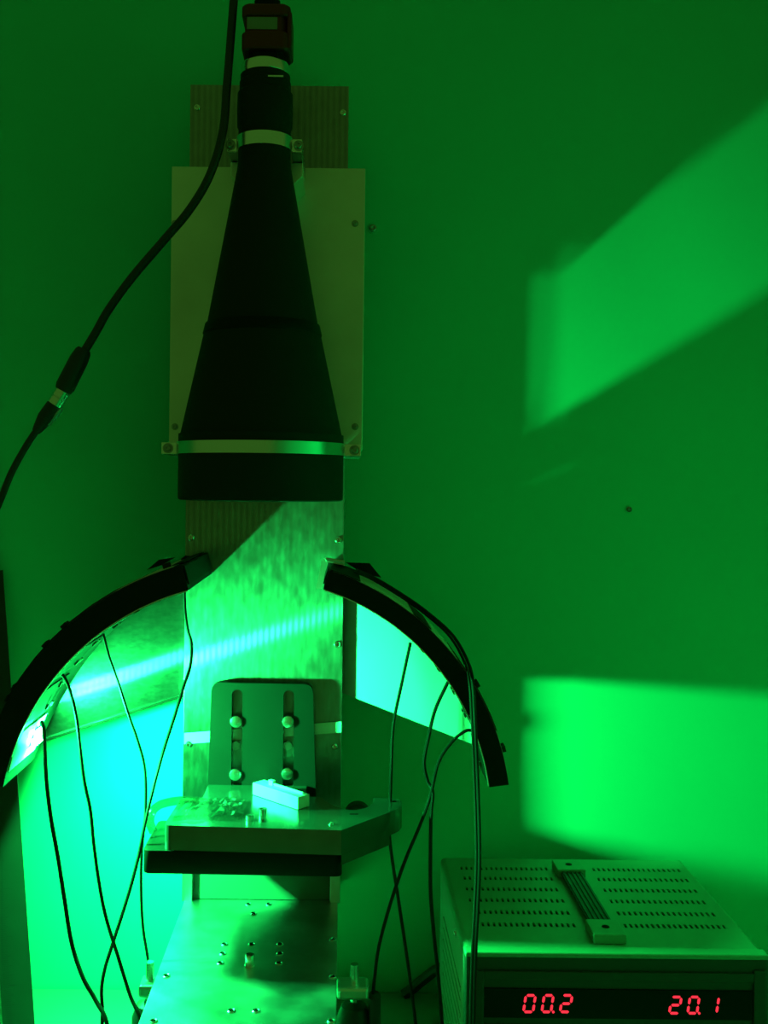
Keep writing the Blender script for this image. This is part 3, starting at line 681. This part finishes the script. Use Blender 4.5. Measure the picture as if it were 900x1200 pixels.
# camera cable with plug connection
cc = thing('camera_cable', 'thick black cable curving down the left wall from above the camera', 'cable', P(75, 455, 1.0))
rc = 0.0042
obj('cord', tube([P(277, -30, 0.99), P(274, 0, 0.99), (P(270, 50, 0.99)), P(266, 100, 0.985), P(261, 155, 0.98), P(246, 205, 0.98), P(222, 246, 0.985), P(190, 284, 0.99), P(155, 325, 0.995), P(128, 362, 1.0), P(112, 390, 1.0), P(97, 415, 1.0)], rc, 12, 10), M['rubber'], cc, True)
def along(ua, va, ub, vb, prof, m, name, lab=None):
    a, b = P(ua, va, 1.0), P(ub, vb, 1.0)
    return obj(name, lathe(a, [(r, h * (b - a).length) for r, h in prof], 20, b - a), m, cc, True, label=lab)
along(99, 409, 74, 458, [(0, 0), (0.0062, 0), (0.0078, 0.06), (0.0092, 0.25), (0.0095, 0.9), (0.008, 1), (0, 1)], M['rubber'], 'socket')
along(74, 458, 64, 474, [(0, 0), (0.0075, 0), (0.0075, 0.45), (0.0068, 0.5), (0.0075, 0.55), (0.0075, 1), (0, 1)], M['steel'], 'coupling_ring', 'shiny metal coupling ring')
along(64, 474, 42, 506, [(0, 0), (0.0075, 0), (0.0078, 0.5), (0.005, 0.9), (0.004, 1), (0, 1)], M['rubber'], 'plug')
along(71, 478, 55, 498, [(0, 0), (0.003, 0), (0.0036, 0.3), (0.003, 0.95), (0.0, 1)], M['dsteel'], 'latch')
obj('cord', tube([P(43, 504, 1.0), P(30, 524, 1.0), P(14, 553, 1.0), P(3, 580, 1.0), P(-8, 610, 1.0), P(-24, 680, 1.0), P(-60, 860, 0.98), P(-75, 1080, 0.95), Vector((-0.41, 0.90, 0.03)), Vector((-0.45, 0.86, 0.0075)), Vector((-0.50, 0.84, 0.0045)), Vector((-0.60, 0.82, 0.0045))], 0.0034, 12), M['rubber'], cc, True)

# ------------------------------------------------------------------ ruler at left, wall fixings
ra = P(3.5, 668, 1.185); 
yb_ = 1.10
rb = P(41.5, 1210, yb_); rb.z = 0.0008
def rl_(t, w, d=0.0):                                        # t along length, w across from the right edge
    c = ra.lerp(rb, t); ax = (rb - ra).normalized(); s = Vector((-ax.z, 0, ax.x)).normalized()
    if s.x > 0: s = -s
    n = ax.cross(s).normalized()
    if n.y > 0: n = -n
    return c + s * w + n * d
ru = thing('steel_ruler', 'dark steel ruler leaning against the wall at the left edge', 'ruler', tuple(rb))
WR = 0.0345
obj('blade', prism([rl_(0, 0), rl_(1, 0), rl_(1, WR), rl_(0, WR)], rl_(0, 0, 0.001) - rl_(0, 0)), M['ruler'], ru)
tk = bmesh.new(); Ln = (ra - rb).length
nmm = int(Ln / 0.002)
for i in range(4, nmm - 2):
    t0 = i * 0.002 / Ln; l_ = 0.013 if i % 25 == 0 else (0.0105 if i % 5 == 0 else 0.007); hw = 0.00028 / Ln
    for base, sg in ((0.0305, -1),):
        tk.faces.new([tk.verts.new(rl_(a, b, 0.00112)) for a, b in ((t0 - hw, base), (t0 + hw, base), (t0 + hw, base + sg * l_), (t0 - hw, base + sg * l_))])
obj('graduations', tk, M['mark'], ru, kind='stuff')
for u, v, r, lab in ((437, 268, 0.0042, 'screw in the wall right of the wide lens plate'), (737, 597, 0.0032, 'lone small screw in the bare wall at right')):
    p = P(u, v, YW)
    s_ = thing('wall_screw', lab, 'screw', (p.x, YW, p.z), 'screws in the wall')
    obj('plug', lathe((p.x, YW + 0.0005, p.z), [(0, 0), (r * 1.6, 0), (r * 1.5, 0.001), (r, 0.0012), (0, 0.0012)], 20, (0, -1, 0)), M['wall'], s_, True)
    obj('head', lathe((p.x, YW - 0.0008, p.z), [(0, 0), (r, 0), (r, 0.0015), (r * 0.6, 0.0026), (r * 0.3, 0.0016), (0, 0.0016)], 16, (0, -1, 0)), M['dsteel'], s_, True)
